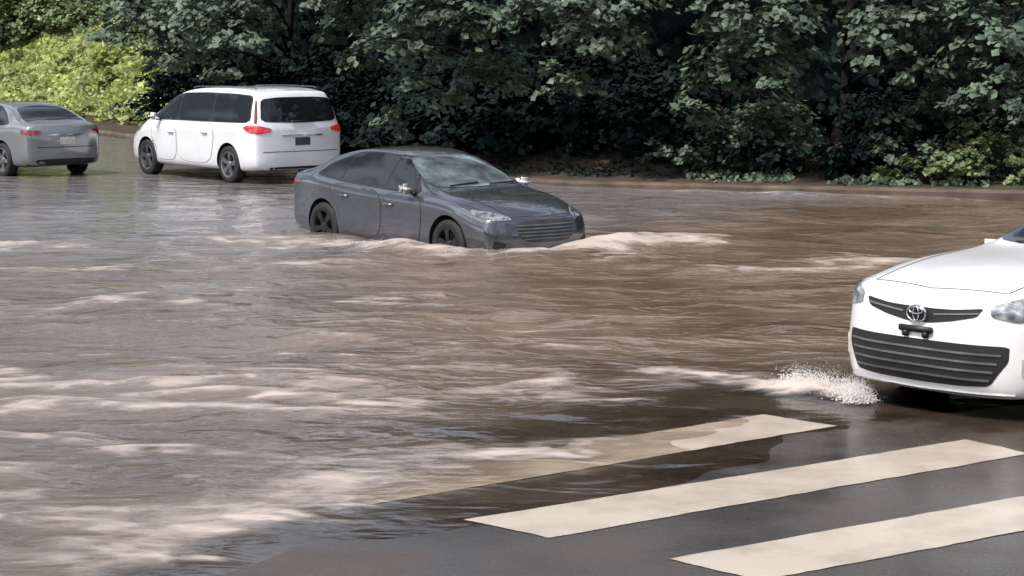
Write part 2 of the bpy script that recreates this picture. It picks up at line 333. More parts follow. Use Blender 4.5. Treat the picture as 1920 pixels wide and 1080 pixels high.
def shrub(c,r,mat,label,leaf=.11,n=3,h=.8,dens=1.):
    g=float(ground_h(np.array(c[0]),np.array(c[1]))); CC=[];NN=[];SS=[]
    for i in range(n):
        off=np.array([random.uniform(-.7,.7)*r,random.uniform(-.5,.5)*r,random.uniform(.25,.75)*h*r])
        rr=r*random.uniform(.5,.75)
        a,b,s=clump_pts(off,rr,int(1000*rr*rr*dens*(.13/leaf)**1.6)+60,leaf,flat=h); CC.append(a);NN.append(b);SS.append(s)
    V,F=leaf_cloud(np.concatenate(CC),np.concatenate(NN),np.concatenate(SS))
    V[:,2]=np.maximum(V[:,2],-.12)
    e=empty('shrub',loc=(c[0],c[1],g)); e['label']=label; e['category']='shrub'; e['group']='shrubs on the bank beside the road'
    np_mesh('crown',V,F,[mat],smooth=False,parent=e)
    VV=[];FF=[]
    for i in range(4):
        an=i*1.6; v,f=tube([(0,0,-.05),(math.cos(an)*.15*r,math.sin(an)*.15*r,.3*r),(math.cos(an)*.4*r,math.sin(an)*.4*r,.7*h*r)],[.025,.018,.008],5); o=len(VV); VV+=v; FF+=[tuple(k+o for k in q) for q in f]
    mesh_obj('stem',VV,FF,[M_bark],e)
dk='dark green shrub at the foot of the trees'; 
for i,(x,y,r) in enumerate([(3.3,41.6,.75),(4.3,41.2,.9),(5.3,41.4,.8),(6.3,41.0,.95),(7.3,41.0,.8),(9.6,40.4,.9),(5.0,42.4,1.3),(7.8,42,1.3),(9.5,41.8,1.4),(6.6,42.2,1.2),(10.8,40.2,1.0)]):
    shrub((x,y),r,M_leaf if i%2==0 else M_leafd,dk,.12)
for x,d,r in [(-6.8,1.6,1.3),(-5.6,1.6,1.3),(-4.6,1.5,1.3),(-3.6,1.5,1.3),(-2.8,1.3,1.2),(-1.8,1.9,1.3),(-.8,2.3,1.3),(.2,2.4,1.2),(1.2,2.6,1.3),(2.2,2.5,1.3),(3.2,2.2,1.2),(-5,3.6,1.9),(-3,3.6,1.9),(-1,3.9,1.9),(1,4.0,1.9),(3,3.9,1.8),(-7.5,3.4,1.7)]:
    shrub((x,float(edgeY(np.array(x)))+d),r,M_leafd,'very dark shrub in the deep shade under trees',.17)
for x,y,r in [(8.2,39.75,.6),(7.4,39.95,.45),(9.0,39.6,.6),(8.6,40.3,.8),(6.7,40.2,.4)]:
    shrub((x,y),r,M_leafm,'light green leafy shrub at the water edge',.12)
for x,y,r in [(-15.5,77.5,1.3),(-12.4,76,1.2),(-18,79,1.5),(-14,79,1.4)]:
    shrub((x,y+.8),r,M_leafm,'light green sunlit shrub above the grass bank',.16,4)
for x,y,r in [(-11.6,66.5,.6),(-14,71.5,.7),(-12.6,70,.8)]:
    shrub((x,y),r,M_leafy,'yellow-green sunlit shrub on the grass bank',.18,3)
for x,y,r in [(-9.4,62.4,.9),(-8.6,64,1.4),(-10.0,66.6,1.5),(-9.4,69,1.9)]:
    shrub((x,y),r,M_leafm,'mid green shrub beside the sunny bank',.15,4)
def wood_wall(name,xsW,yf,hf,m,label,sgn=-1):
    V=[];F=[]; nz=20
    for i,x in enumerate(xsW):
        for j in range(nz):
            z=j*.5*hf(x)
            n=float(fbm(np.array(x*.5),np.array(z*.6),91,4))-.5
            V.append((x,yf(x)-sgn*(n*3+(z/11)**2*2),z*(1+.12*n)))
    n=len(xsW)
    for i in range(n-1):
        for j in range(nz-1): a=i*nz+j; F.append((a,a+nz,a+nz+1,a+1))
    nb=len(V); V=np.array(V)
    idx=RNG.integers(0,nb,m); C=V[idx]+RNG.normal(size=(m,3))*np.array([.5,.6,.4])+np.array([0,sgn*.6,0])
    Nn=RNG.normal(size=C.shape)*.6+np.array([0,sgn*.5,.6])
    LV,LF=leaf_cloud(C,Nn,RNG.uniform(.18,.34,len(C)))
    F=np.array(F); allV=np.concatenate([V,LV]); allF=np.concatenate([F,LF+nb])
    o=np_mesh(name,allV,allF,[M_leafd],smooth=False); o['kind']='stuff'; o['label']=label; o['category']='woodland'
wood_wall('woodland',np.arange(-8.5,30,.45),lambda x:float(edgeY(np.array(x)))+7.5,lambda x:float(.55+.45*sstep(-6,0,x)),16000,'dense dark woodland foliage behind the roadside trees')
wood_wall('woodland',np.arange(-60,60,1.2),lambda x:-22.+.004*x*x,lambda x:.9,5000,'unseen dark tree line added behind the camera to darken reflections',sgn=1)  # out of view, added to give car paint and glass darker reflections
def far_woods():
    n=14000; x=RNG.uniform(-48,-8,n); z=RNG.uniform(0,6,n); y=92+RNG.normal(size=n)*1.2+6*fbm(x*.3,z*.5,14,3)
    C=np.stack([x,y,z+3],1); Nn=RNG.normal(size=C.shape)*.5+np.array([0,-.5,.7])
    V,F=leaf_cloud(C,Nn,RNG.uniform(.4,.9,n)); o=np_mesh('far_woodland',V,F,[M_leafm],smooth=False); o['kind']='stuff'; o['label']='distant bright green wood above the grass bank'; o['category']='woodland'
far_woods()
def ground_cover(name,x0,x1,d0,d1,n,size,mat,label,zs=.08,thr=.42,up=.8):
    x=RNG.uniform(x0,x1,n); y=edgeY(x)+RNG.uniform(d0,d1,n); k=fbm(x*.9,y*.9,66,3)
    keep=k>thr; x=x[keep];y=y[keep];k=k[keep]; z=ground_h(x,y)+RNG.uniform(0,1,len(x))*zs*(.5+k*1.6)
    C=np.stack([x,y,z],1); Nn=RNG.normal(size=C.shape)*.45+np.array([0,-.4,up])
    V,F=leaf_cloud(C,Nn,RNG.uniform(.5,1.2,len(C))*size); o=np_mesh(name,V,F,[mat],smooth=False); o['kind']='stuff'; o['label']=label; o['category']='undergrowth'
ground_cover('ivy',3.2,14,.35,3,5000,.12,M_leaf,'ivy and weeds on the muddy bank')
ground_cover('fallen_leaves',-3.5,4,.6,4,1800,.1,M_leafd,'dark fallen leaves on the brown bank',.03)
ground_cover('grass',-24,-8.6,1.6,22,70000,.2,M_leafy,'yellow-green tall grass on the sunny bank',.3,.3)

# ------------------------------------------------------------ CARS
def paint(name,col,metal=0,rough=.3,coat=.8):
    return simple(name,col,rough,metal,.5,coat,var=.06,scale=2.5)
M_glass=simple('tinted_glass',(.008,.011,.012),.02,spec=.5,var=.3,scale=1.5)
M_glassl=simple('windshield_painted_sky',(.11,.14,.135),.02,metal=.25,spec=1,coat=1,var=.85,scale=3.5)  # opaque; patchy sky reflections painted into the base colour
M_black=simple('black_plastic',(.012,.012,.013),.5,var=.3)
M_gblack=simple('gloss_black_trim',(.010,.010,.011),.2,var=.3)
M_well=simple('wheel_well_black',(.006,.006,.006),.9)
M_rub=simple('tyre_rubber',(.018,.018,.018),.75,var=.3,scale=15)
M_rim=simple('alloy',(.26,.27,.29),.35,.8)
M_rimd=simple('dark_alloy',(.022,.022,.025),.5,.3)
M_chrome=simple('chrome',(.7,.72,.75),.12,1.0,var=.05)
M_satin=simple('satin_grey_slat',(.15,.155,.165),.35,.4)
M_mesh=simple('dark_grey_grille',(.045,.047,.05),.45,var=.3)
M_slat=simple('light_metallic_slat',(.24,.25,.26),.25,.7)
M_rail=simple('dark_roof_rail',(.10,.10,.11),.35,.3)
M_mir=simple('mirror_shell_painted_glare',(.5,.5,.52),.2,.2,coat=1)  # white glare on the grey sedan's mirrors, put into the shell colour
M_lamp=simple('headlight_lens',(.33,.35,.38),.08,.3,spec=.9,coat=1,var=.7,scale=14)
M_lampd=simple('smoked_headlight_lens',(.24,.245,.255),.1,.3,spec=.9,coat=1,var=.8,scale=14)
M_red=simple('tail_light_red',(.2,.012,.015),.15,spec=.8,coat=1)
M_redlit=simple('tail_light_lit',(.42,.02,.025),.15,coat=1,var=.5,scale=12,emis=(1,.05,.07),es=.2)
M_plate=simple('licence_plate_dark',(.05,.055,.07),.4)
M_platew=simple('licence_plate_pale',(.5,.5,.48),.4,var=.3,scale=20)
M_seam=simple('panel_gap',(.01,.01,.01),.8)
def pchip(keys,x):
    k=sorted(keys); X=np.array([a for a,b in k]); Y=np.array([b for a,b in k]); h=np.diff(X); d=np.diff(Y)/h
    m=np.zeros(len(X)); 
    for i in range(1,len(X)-1):
        m[i]=0 if d[i-1]*d[i]<=0 else 3*(h[i-1]+h[i])/((2*h[i]+h[i-1])/d[i-1]+(h[i]+2*h[i-1])/d[i])
    m[0]=d[0];m[-1]=d[-1]
    x=min(max(x,X[0]),X[-1]); i=min(len(h)-1,max(0,int(np.searchsorted(X,x)-1))); t=(x-X[i])/h[i]
    return Y[i]*(1+2*t)*(1-t)**2+m[i]*h[i]*t*(1-t)**2+Y[i+1]*t*t*(3-2*t)+m[i+1]*h[i]*t*t*(t-1)
def build_body(P,mat,parent):
    hf=P['xfront'];hr=P['xrear']; n=30
    ts=[i/(n-1) for i in range(n)]; xs=[hr+.07+(hf-hr-.14)*t for t in ts]; xs+= [hr+.13,hf-.13]; xs=sorted(xs)
    rings=[]
    for x in xs:
        zt=pchip(P['top'],x); zb=min(pchip(P['belt'],x),zt-.035); w=pchip(P['wid'],x); z0=P['zbot']+P.get('chin',.05)*sstep(hf-.5,hf,x)+.05*sstep(hr+.5,hr,x)
        c=float(np.clip((zt-zb-.09)/P.get('cab',.36),0,1)); wr=w*(.86*(1-c)+P['roofw']*c)
        e=.03+P.get('roofe',.035)*c; yb=.925*w; zg=zb+.015
        pts=[(0,z0),(.45*w,z0),(.82*w,z0),(.94*w,z0+.03),(.975*w,z0+.13),(.985*w,z0+.27),(.988*w,.56*zb+.02),(.988*w,zb-.2),(1.0*w,zb-.115),(.97*w,zb-.04),(yb,zg)]
        for f in (.33,.72):
            pts.append((yb+(wr-yb)*f+.02*c, zg+(zt-e-zg)*f))
        pts+=[(wr+.005,zt-e),(wr*.93,zt-e*.35),(wr*.6,zt-.008),(wr*.28,zt-.002),(0,zt)]
        rings.append((x,pts,z0,zt))
    def full(x,pts,s=1,zc=0):
        R=[(x,y*s,zc+(z-zc)*s) for y,z in pts]; R+=[(x,-y*s,zc+(z-zc)*s) for y,z in reversed(pts[1:-1])]; return R
    V=[];allr=[]; cs=P.get('capr',1.)
    x,p,z0,zt=rings[0]; zc=(z0+zt)/2
    for s,dx in ((.25,.07),(.6,.068),(.88,.06),(.97,.035)): allr.append(full(x-dx*cs,p,s,zc))
    for r in rings: allr.append(full(r[0],r[1]))
    x,p,z0,zt=rings[-1]; zc=(z0+zt)/2
    for s,dx in ((.97,.035),(.88,.06),(.6,.068),(.25,.07)): allr.append(full(x+dx,p,s,zc))
    W2=P['W']/2
    def deform(v):
        x,y,z=v; a=abs(y)/W2
        rf=float(sstep(P['xfa']-.1,hf,x)); rr=float(sstep(P['xra']+.1,hr,x))
        x-=rf*(P['cf']*a**P.get('cp',2.6)+P['nose']*max(0,z-.5)**1.3+.25*max(0,.34-z))
        x+=rr*(P['cr']*a**2.8+P['tail']*max(0,z-P.get('tz',.75))**1.2+.2*max(0,.4-z))
        return (x,y,z)
    k=len(allr[0])
    for r in allr: V+=[deform(v) for v in r]
    F=[]
    for i in range(len(allr)-1):
        for j in range(k): F.append((i*k+j,i*k+(j+1)%k,(i+1)*k+(j+1)%k,(i+1)*k+j))
    F.append(tuple(range(k))[::-1]); o=(len(allr)-1)*k; F.append(tuple(range(o,o+k)))
    me=bpy.data.meshes.new('cage'); me.from_pydata(V,[],F); me.validate()
    bm=bmesh.new(); bm.from_mesh(me); bmesh.ops.recalc_face_normals(bm,faces=bm.faces); bm.to_mesh(me); bm.free()
    ob=bpy.data.objects.new('cage',me); COL.objects.link(ob)
    sb=ob.modifiers.new('s','SUBSURF'); sb.levels=2; sb.render_levels=2
    cut=[]
    R=P['r']+.05
    for ax in (P['xfa'],P['xra']):
        for sy in (-1,1):
            bmc=bmesh.new(); bmesh.ops.create_cone(bmc,cap_ends=True,segments=48,radius1=R,radius2=R,depth=.7,matrix=Matrix.Translation((ax,sy*(W2-.27+.35),P['r']+.01))@Matrix.Rotation(math.pi/2,4,'X'))
            mc=bpy.data.meshes.new('cut'); bmc.to_mesh(mc); bmc.free(); co=bpy.data.objects.new('cut',mc); COL.objects.link(co); cut.append(co)
            b=ob.modifiers.new('b','BOOLEAN'); b.operation='DIFFERENCE'; b.object=co; b.solver='EXACT'
    dg=bpy.context.evaluated_depsgraph_get(); dg.update()
    m2=bpy.data.meshes.new_from_object(ob.evaluated_get(dg)); m2.name='body'
    for c in cut+[ob]: bpy.data.objects.remove(c)
    m2.materials.clear(); m2.materials.append(mat); m2.materials.append(M_well)
    for p in m2.polygons:
        p.use_smooth=True; c=p.center
        for ax in (P['xfa'],P['xra']):
            dd=math.hypot(c.x-ax,c.z-P['r']-.01)
            rad=Vector((ax-c.x,0,P['r']+.01-c.z))
            if (dd<R+.004 and abs(c.y)<W2 and dd>R-.02 and abs(p.normal.y)<.3 and p.normal.dot(rad.normalized())>.6) or (dd<R and abs(abs(c.y)-(W2-.27))<.01): p.material_index=1; p.use_smooth=False
        if c.z<P['zbot']+.02: p.material_index=1
    m2.update()
    try: m2.set_sharp_from_angle(angle=math.radians(38))
    except Exception as ex: print(ex)
    body=bpy.data.objects.new('body',m2); COL.objects.link(body); body.parent=parent
    bm=bmesh.new(); bm.from_mesh(m2); bvh=BVHTree.FromBMesh(bm); bm.free()
    return body,bvh
def chaikin(p,it=2,q=.18):
    for _ in range(it):
        o=[]
        for a,b in zip(p,p[1:]+p[:1]): o.append(a.lerp(b,q)); o.append(a.lerp(b,1-q))
        p=o
    return p
def decal(bvh,pts,D,off=.004,h=.06,rnd=True,rim=.02,scale=1.0):
    D=Vector(D).normalized(); U=Vector((0,0,1)).cross(D).normalized(); Vv=D.cross(U).normalized()
    p2=[Vector((Vector(p).dot(U),Vector(p).dot(Vv))) for p in pts]
    if scale!=1:
        c=sum(p2,Vector((0,0)))/len(p2); g=scale
        p2=[p+(p-c).normalized()*g for p in p2]
    if rnd: p2=chaikin(p2,2,rnd if isinstance(rnd,float) else .18)
    bd=[]
    for a,b in zip(p2,p2[1:]+p2[:1]):
        n=max(1,int((b-a).length/h)); bd+=[a.lerp(b,i/n) for i in range(n)]
    nb=len(bd); x0=min(p.x for p in bd);x1=max(p.x for p in bd);y0=min(p.y for p in bd);y1=max(p.y for p in bd)
    def inside(x,y):
        c=False
        for i in range(nb):
            a=bd[i];b=bd[i-1]
            if (a.y>y)!=(b.y>y) and x<(b.x-a.x)*(y-a.y)/(b.y-a.y)+a.x: c=not c
        return c
    inner=[]
    x=x0+h*.5
    while x<x1:
        y=y0+h*.5
        while y<y1:
            if inside(x,y) and min((Vector((x,y))-q).length for q in bd)>h*.4: inner.append(Vector((x,y)))
            y+=h
        x+=h
    vs,ed,fs,_,_,_=delaunay_2d_cdt(bd+inner,[(i,(i+1)%nb) for i in range(nb)],[],1,1e-6)
    V=[]
    for v in vs:
        o=U*v.x+Vv*v.y-D*6; hit,nrm,_,_=bvh.ray_cast(o,D)
        if hit is None or hit.dot(D)>.9+0:
            q=o+D*6; hit,nrm,_,_=bvh.find_nearest(q-D*(1.0))
        if nrm.dot(D)>0: nrm=-nrm
        V.append(hit+nrm*off)
    fs=[tuple(f) for f in fs if len(f)>=3]; s=Vector((0,0,0))
    for f in fs: s+=(V[f[1]]-V[f[0]]).cross(V[f[2]]-V[f[0]])
    if s.dot(D)>0: fs=[f[::-1] for f in fs]
    cnt={}
    for f in fs:
        for a,b in zip(f,f[1:]+f[:1]): cnt[(a,b)]=1
    be=[e for e in cnt if (e[1],e[0]) not in cnt]
    for a,b in be:
        o=len(V); V+= [V[a].copy(),V[b].copy(),V[b]+D*rim,V[a]+D*rim]; fs.append((o+1,o,o+3,o+2))
    return V,fs
def part(name,parent,geos,mats,label=None,smooth=True):
    V=[];F=[];M=[]
    for (v,f),mi in geos:
        o=len(V); V+=list(v); F+=[tuple(i+o for i in q) for q in f]; M+=[mi]*len(f)
    ob=mesh_obj(name,V,F,mats,parent,smooth,M)
    if label: ob['label']=label
    return ob
def rbox(c,s,bev=.3,rz=0,seg=2):
    bm=bmesh.new(); bmesh.ops.create_cube(bm,size=1); bmesh.ops.scale(bm,vec=s,verts=bm.verts)
    bmesh.ops.bevel(bm,geom=list(bm.edges),offset=min(s)*bev,segments=seg,affect='EDGES')
    bmesh.ops.rotate(bm,matrix=Matrix.Rotation(rz,3,'Z'),verts=bm.verts); bmesh.ops.translate(bm,vec=c,verts=bm.verts)
    V=[v.co.copy() for v in bm.verts]; F=[tuple(v.index for v in f.verts) for f in bm.faces]; bm.free(); return V,F
def lathe(prof,k=40):
    V=[];F=[];n=len(prof)
    for i in range(k):
        t=2*math.pi*i/k
        for y,r in prof: V.append(Vector((r*math.cos(t),y,r*math.sin(t))))
    for i in range(k):
        for j in range(n-1): a=i*n+j;b=((i+1)%k)*n+j; F.append((a,b,b+1,a+1))
    return V,F
def wheel(parent,x,y,r,sy,spokes=5,rot=.3,rimm=None):
    w=empty('wheel',parent,(x,y,r)); a=r*.70
    T=lathe([(-.1,a),(-.108,a+.02),(-.11,r*.86),(-.1,r*.97),(-.07,r),(.07,r),(.1,r*.97),(.11,r*.86),(.108,a+.02),(.1,a)])
    part('tyre',w,[(T,0)],[M_rub])
    g=[(lathe([(sy*.1,a+.004),(sy*.112,a),(sy*.104,a-.02),(sy*.05,a-.035),(-sy*.09,a-.04)]),0),(lathe([(sy*.02,a-.03),(sy*.03,.0)]),1),(lathe([(sy*.07,.075),(sy*.095,.06),(sy*.1,.03),(sy*.1,.0)]),0)]
    for i in range(spokes):
        for dd in (-.13,.13):
            t=rot+2*math.pi*i/spokes; V=[];
            ct,st=math.cos(t),math.sin(t)
            for rr,hw,yy in ((.04,.022,.09),(a*.6,.018,.1),(a-.015,.024,.1)):
                lat=dd*rr*.9
                for sgn in (-1,1):
                    for yo in (0,-.03):
                        X=rr; Z=lat+sgn*hw; V.append(Vector((X*ct-Z*st,sy*(yy+yo),X*st+Z*ct)))
            F=[]
            for q in (0,4): F+= [(q,q+4,q+6,q+2),(q,q+1,q+5,q+4),(q+2,q+6,q+7,q+3)]
            g.append(((V,F),0))
    part('rim',w,g,[rimm or M_rim,M_black],smooth=False)
    return w
def car_common(name,P,mat,loc,rz,label,cat,scale=1,pitch=0):
    e=empty(name,None,loc,rz); e.scale=(scale,)*3; e['label']=label; e['category']=cat; e['group']='cars driving through the flooded road'
    e.rotation_euler=(0,pitch,rz)
    body,bvh=build_body(P,mat,e)
    for x in (P['xfa'],P['xra']):
        for sy in (-1,1): wheel(e,x,sy*(P['W']/2-.135),P['r'],sy,P.get('spokes',5),random.random(),P.get('rim'))
    for sy in (1,-1):
        D=(0,-sy,0)
        for w in P['sidewin']:
            pts=[(x,sy*.8,z) for x,z in w]
            part('side_window',e,[(decal(bvh,pts,D,.009,rnd=.09),0)],[M_glass])
        pts=[(x,sy*.8,z) for x,z in P['surround']]
        part('window_trim',e,[(decal(bvh,pts,D,.006,rnd=.12),0)],[P.get('trim',M_gblack)])
        for d in P['doors']:
            pts=[(x,sy*.8,z) for x,z in d['p']]
            dr=part('door',e,[(decal(bvh,pts,D,.004,.05),0),(decal(bvh,pts,D,.0015,.05,scale=.012),1)],[mat,M_seam])
            hx,hz=d['h']; hit,nn,_,_=bvh.ray_cast(Vector((hx,sy*3,hz)),Vector(D))
            part('door_handle',dr,[(rbox((hx,hit.y+sy*.028,hz),(.2,.03,.032),.4),0),(rbox((hx-.08,hit.y+sy*.012,hz),(.03,.04,.03),.3),0),(rbox((hx+.08,hit.y+sy*.012,hz),(.03,.04,.03),.3),0)],[P.get('handle',mat)])
        mx,my,mz=P['mirror']
        part('side_mirror',e,[(rbox((mx,sy*my,mz),(.12,.21,.14),.45,sy*-.2,4),0),(rbox((mx+.03,sy*(my-.14),mz-.055),(.07,.18,.045),.4),1),(rbox((mx-.058,sy*my,mz),(.012,.17,.10),.4,sy*-.2),2)],[P.get('mirrormat',mat),M_black,M_chrome])
    part('windshield',e,[(decal(bvh,P['ws'],(-.75,0,-.65),.006),0)],[P.get('wsmat',M_glass)])
    part('rear_window',e,[(decal(bvh,P['rw'],P['rwD'],.006,rnd=.12),0)],[M_glass])
    return e,bvh
SEDAN=dict(W=1.85,xfront=2.43,xrear=-2.43,xfa=1.47,xra=-1.38,r=.335,zbot=.2,roofw=.635,cf=.31,cp=3.2,cr=.2,nose=.42,tail=.25,wsmat=M_glassl,
 top=[(2.43,.72),(2.3,.78),(2.0,.865),(1.5,.945),(1.05,1.0),(.85,1.06),(.5,1.24),(.15,1.38),(-.1,1.435),(-.45,1.46),(-.9,1.44),(-1.25,1.375),(-1.6,1.26),(-1.95,1.13),(-2.2,1.09),(-2.43,1.05)],
 belt=[(2.43,.68),(2.0,.79),(1.5,.88),(1.0,.925),(0,.945),(-1,.985),(-1.8,1.03),(-2.43,1.0)],
 wid=[(2.43,.82),(2.2,.875),(1.6,.915),(.5,.925),(-1.4,.92),(-2.1,.87),(-2.43,.82)],
 ws=[(.98,.0,1.01),(.94,.5,1.01),(.8,.70,1.01),(.5,.645,1.19),(.2,.56,1.35),(.16,.3,1.385),(.15,0,1.395),(.16,-.3,1.385),(.2,-.56,1.35),(.5,-.645,1.19),(.8,-.70,1.01),(.94,-.5,1.01)],
 rw=[(-1.95,.66,1.12),(-1.9,.4,1.14),(-1.95,0,1.13),(-1.9,-.4,1.14),(-1.95,-.66,1.12),(-1.3,-.52,1.36),(-1.2,0,1.4),(-1.3,.52,1.36)],rwD=(.55,0,-.83),
 sidewin=[[(.74,.97),(.1,.97),(.09,1.355),(.2,1.335),(.45,1.22)],[(.04,.975),(-.94,1.005),(-.94,1.35),(-.6,1.385),(-.2,1.385),(.03,1.36)],[(-.98,1.01),(-1.52,1.06),(-1.3,1.2),(-.98,1.33)]],
 surround=[(.86,.95),(.1,.95),(-.9,.98),(-1.62,1.045),(-1.3,1.235),(-.9,1.38),(-.5,1.405),(0,1.39),(.25,1.345),(.5,1.225)],
 doors=[dict(p=[(.86,.3),(.92,.6),(.9,.92),(.06,.93),(.04,.3)],h=(.22,.77)),dict(p=[(-.0,.3),(.02,.93),(-1.05,.965),(-1.22,.86),(-.98,.62),(-.85,.3)],h=(-.82,.81))],
 mirror=(.70,.99,1.01))
M_grey=paint('dark_grey_metallic',(.105,.112,.132),.65,.22,1)
def front_lamps(e,bvh,guide,name='headlight',mat=M_lamp,D=(-.8,-.55,-.1),off=.008,h=.04):
    for sy in (1,-1):
        pts=[(x,sy*y,z) for x,y,z in guide]; DD=(D[0],D[1]*sy,D[2]); part(name,e,[(decal(bvh,pts,DD,off,h,rnd=.12),0)],[mat])
SF=dict(SEDAN); SF.update(rim=M_rimd,mirrormat=M_mir)
fus,bv=car_common('grey_sedan',SF,M_grey,(-1.10,31.7,-.28),math.radians(-51.5),'dark grey four-door sedan pushing a wave through muddy floodwater','car',1.05,pitch=math.radians(.9))
FD=(-1,0,0)
front_lamps(fus,bv,[(2.3,.50,.705),(2.28,.54,.75),(2.12,.7,.80),(1.88,.84,.825),(1.95,.86,.77),(2.2,.76,.70)],mat=M_lampd)
g=[(decal(bv,[(2.4,.50,.655),(2.4,.3,.695),(2.4,0,.705),(2.4,-.3,.695),(2.4,-.50,.655),(2.4,-.42,.48),(2.4,-.3,.42),(2.4,.3,.42),(2.4,.42,.48)],FD,.004,.05),0)]
for k in range(5):
    z=.46+k*.042; w=.39+.05*min(k,2)
    g.append((decal(bv,[(2.4,w-.02,z),(2.4,-w+.02,z),(2.4,-w+.02,z+.016),(2.4,w-.02,z+.016)],FD,.014,.06,False,.012),1))
part('grille',fus,g,[M_mesh,M_satin])
part('lower_intake',fus,[(decal(bv,[(2.4,.6,.30),(2.4,-.6,.30),(2.4,-.5,.24),(2.4,.5,.24)],FD,.004,.06),0)],[M_black])
front_lamps(fus,bv,[(2.3,.6,.42),(2.3,.78,.46),(2.3,.8,.36),(2.3,.6,.34)],'fog_lamp',M_black)
TL=[(-2.34,.55,.93),(-2.3,.8,.95),(-2.12,.88,.94),(-2.12,.88,.87),(-2.3,.78,.84),(-2.34,.55,.87)]
def tails(e,bvh):
    for sy in(1,-1): part('tail_light',e,[(decal(bvh,[(x,sy*y,z) for x,y,z in TL],(.8,-.55*sy,0),.008,.04),0)],[M_red])
tails(fus,bv)
g=[]
for sy in(1,-1): g.append((decal(bv,[(2.2,sy*.50,.80),(1.0,sy*.66,1.0),(1.0,sy*.672,1.0),(2.2,sy*.512,.80)],(0,0.01,-1),.003,.1,False,.01),0))
g.append((decal(bv,[(2.25,.6,.8),(2.33,0,.75),(2.25,-.6,.8),(2.258,-.6,.8),(2.34,0,.75),(2.258,.6,.8)],(-.05,0,-1),.003,.1,False,.01),0))
part('hood_seam',fus,g,[M_seam])
def wipers(e,bvh,x0):
    g=[]
    for y0 in (-.45,.2):
        a=Vector((x0-.0,y0,1.05));b=Vector((x0-.06,y0+.5,1.1)); V=[]
        for p in (a,b):
            for o in ((0,0,0),(.015,0,0)): q=p+Vector(o); hit,n,_,_=bvh.ray_cast(q+Vector((0,0,2)),Vector((0,0,-1))); V.append(hit+n*.012); V.append(hit+n*.024)
        g.append(((V,[(0,2,6,4),(1,5,7,3),(0,4,5,1),(2,3,7,6)]),0))
    part('wipers',e,g,[M_black],smooth=False)
wipers(fus,bv,.93)
# --- white sedan
M_whitep=paint('white_paint',(.84,.84,.84),0,.3,1)
S2=dict(SEDAN); S2.update(xfront=2.48,xrear=-2.48,r=.345,cf=.32,cp=4.2,nose=.20,zbot=.17,chin=.02,wsmat=M_glass,
 top=[(2.48,.885),(2.35,.935),(2.0,1.00),(1.5,1.055),(.85,1.105),(.65,1.14),(.3,1.30),(.05,1.41),(-.1,1.445),(-.45,1.475),(-.9,1.455),(-1.25,1.385),(-1.6,1.26),(-1.95,1.13),(-2.2,1.1),(-2.48,1.06)],
 belt=[(2.48,.835),(2.0,.93),(1.5,.965),(1.0,.98),(0,.97),(-1,.985),(-1.8,1.03),(-2.48,1.0)],
 wid=[(2.48,.88),(2.2,.905),(1.6,.92),(.5,.925),(-1.4,.92),(-2.1,.87),(-2.48,.82)],mirror=(.40,.97,1.02),
 ws=[(.76,.0,1.12),(.72,.5,1.11),(.60,.70,1.09),(.33,.645,1.25),(.08,.56,1.38),(.03,.3,1.41),(.02,0,1.42),(.03,-.3,1.41),(.08,-.56,1.38),(.33,-.645,1.25),(.60,-.70,1.09),(.72,-.5,1.11)])
S2['sidewin']=[[(.62,.985),(.1,.985),(.09,1.34),(.18,1.32),(.40,1.21)]]+SEDAN['sidewin'][1:]
S2['surround']=[(.72,.97)]+SEDAN['surround'][1:-2]+[(.2,1.345),(.42,1.22)]
ava,bv=car_common('white_sedan',S2,M_whitep,(5.17,18.88,-.035),math.radians(220),'white sedan with wide dark lower grille splashing through shallow water','car',1.08)
xg=2.4
g=[(decal(bv,[(xg,.72,.575),(xg,.4,.575),(xg,0,.575),(xg,-.4,.575),(xg,-.72,.575),(xg,-.72,.47),(xg,-.60,.29),(xg,-.4,.275),(xg,0,.27),(xg,.4,.275),(xg,.60,.29),(xg,.72,.47)],FD,.004,.045,rnd=.1),0)]
for k in range(4):
    z=.325+k*.06; w=.60+.025*k
    g.append((decal(bv,[(xg,w,z),(xg,0,z),(xg,-w,z),(xg,-w,z+.014),(xg,0,z+.014),(xg,w,z+.014)],FD,.014,.06,False,.014),1))
part('lower_grille',ava,g,[M_black,M_slat])
g=[(decal(bv,[(xg,.53,.83),(xg,.3,.805),(xg,.14,.80),(xg,0,.80),(xg,-.14,.80),(xg,-.3,.805),(xg,-.53,.83),(xg,-.48,.765),(xg,-.3,.725),(xg,-.1,.695),(xg,.1,.695),(xg,.3,.725),(xg,.48,.765)],FD,.004,.04,rnd=.1),0)]
for sy in(1,-1): g.append((decal(bv,[(xg,sy*.50,.798),(xg,sy*.14,.765),(xg,sy*.14,.753),(xg,sy*.50,.786)],FD,.012,.05,False,.01),1))
part('upper_grille',ava,g,[M_black,M_slat])
def ell(cx,cz,a,b,t,x):
    V=[];F=[];k=36
    for i in range(k):
        u=2*math.pi*i/k; c,s=math.cos(u),math.sin(u)
        for (da,dx) in ((t,0),(0,.012),(-t,0),(0,-.006)): V.append(Vector((x+dx,cx+(a+da)*c,cz+(b+da)*s)))
    for i in range(k):
        for j in range(4): F.append((i*4+j,((i+1)%k)*4+j,((i+1)%k)*4+(j+1)%4,i*4+(j+1)%4))
    return V,F
hit,_,_,_=bv.ray_cast(Vector((6,0,.76)),Vector((-1,0,0))); ex=hit.x+.03
part('emblem',ava,[(ell(0,.755,.085,.058,.008,ex),0),(ell(0,.755,.025,.05,.0065,ex+.004),0),(ell(0,.778,.06,.024,.0065,ex+.004),0)],[M_chrome])
front_lamps(ava,bv,[(2.35,.57,.775),(2.35,.57,.85),(2.2,.74,.905),(1.85,.92,.945),(1.9,.93,.87),(2.2,.87,.765),(2.3,.75,.745)])
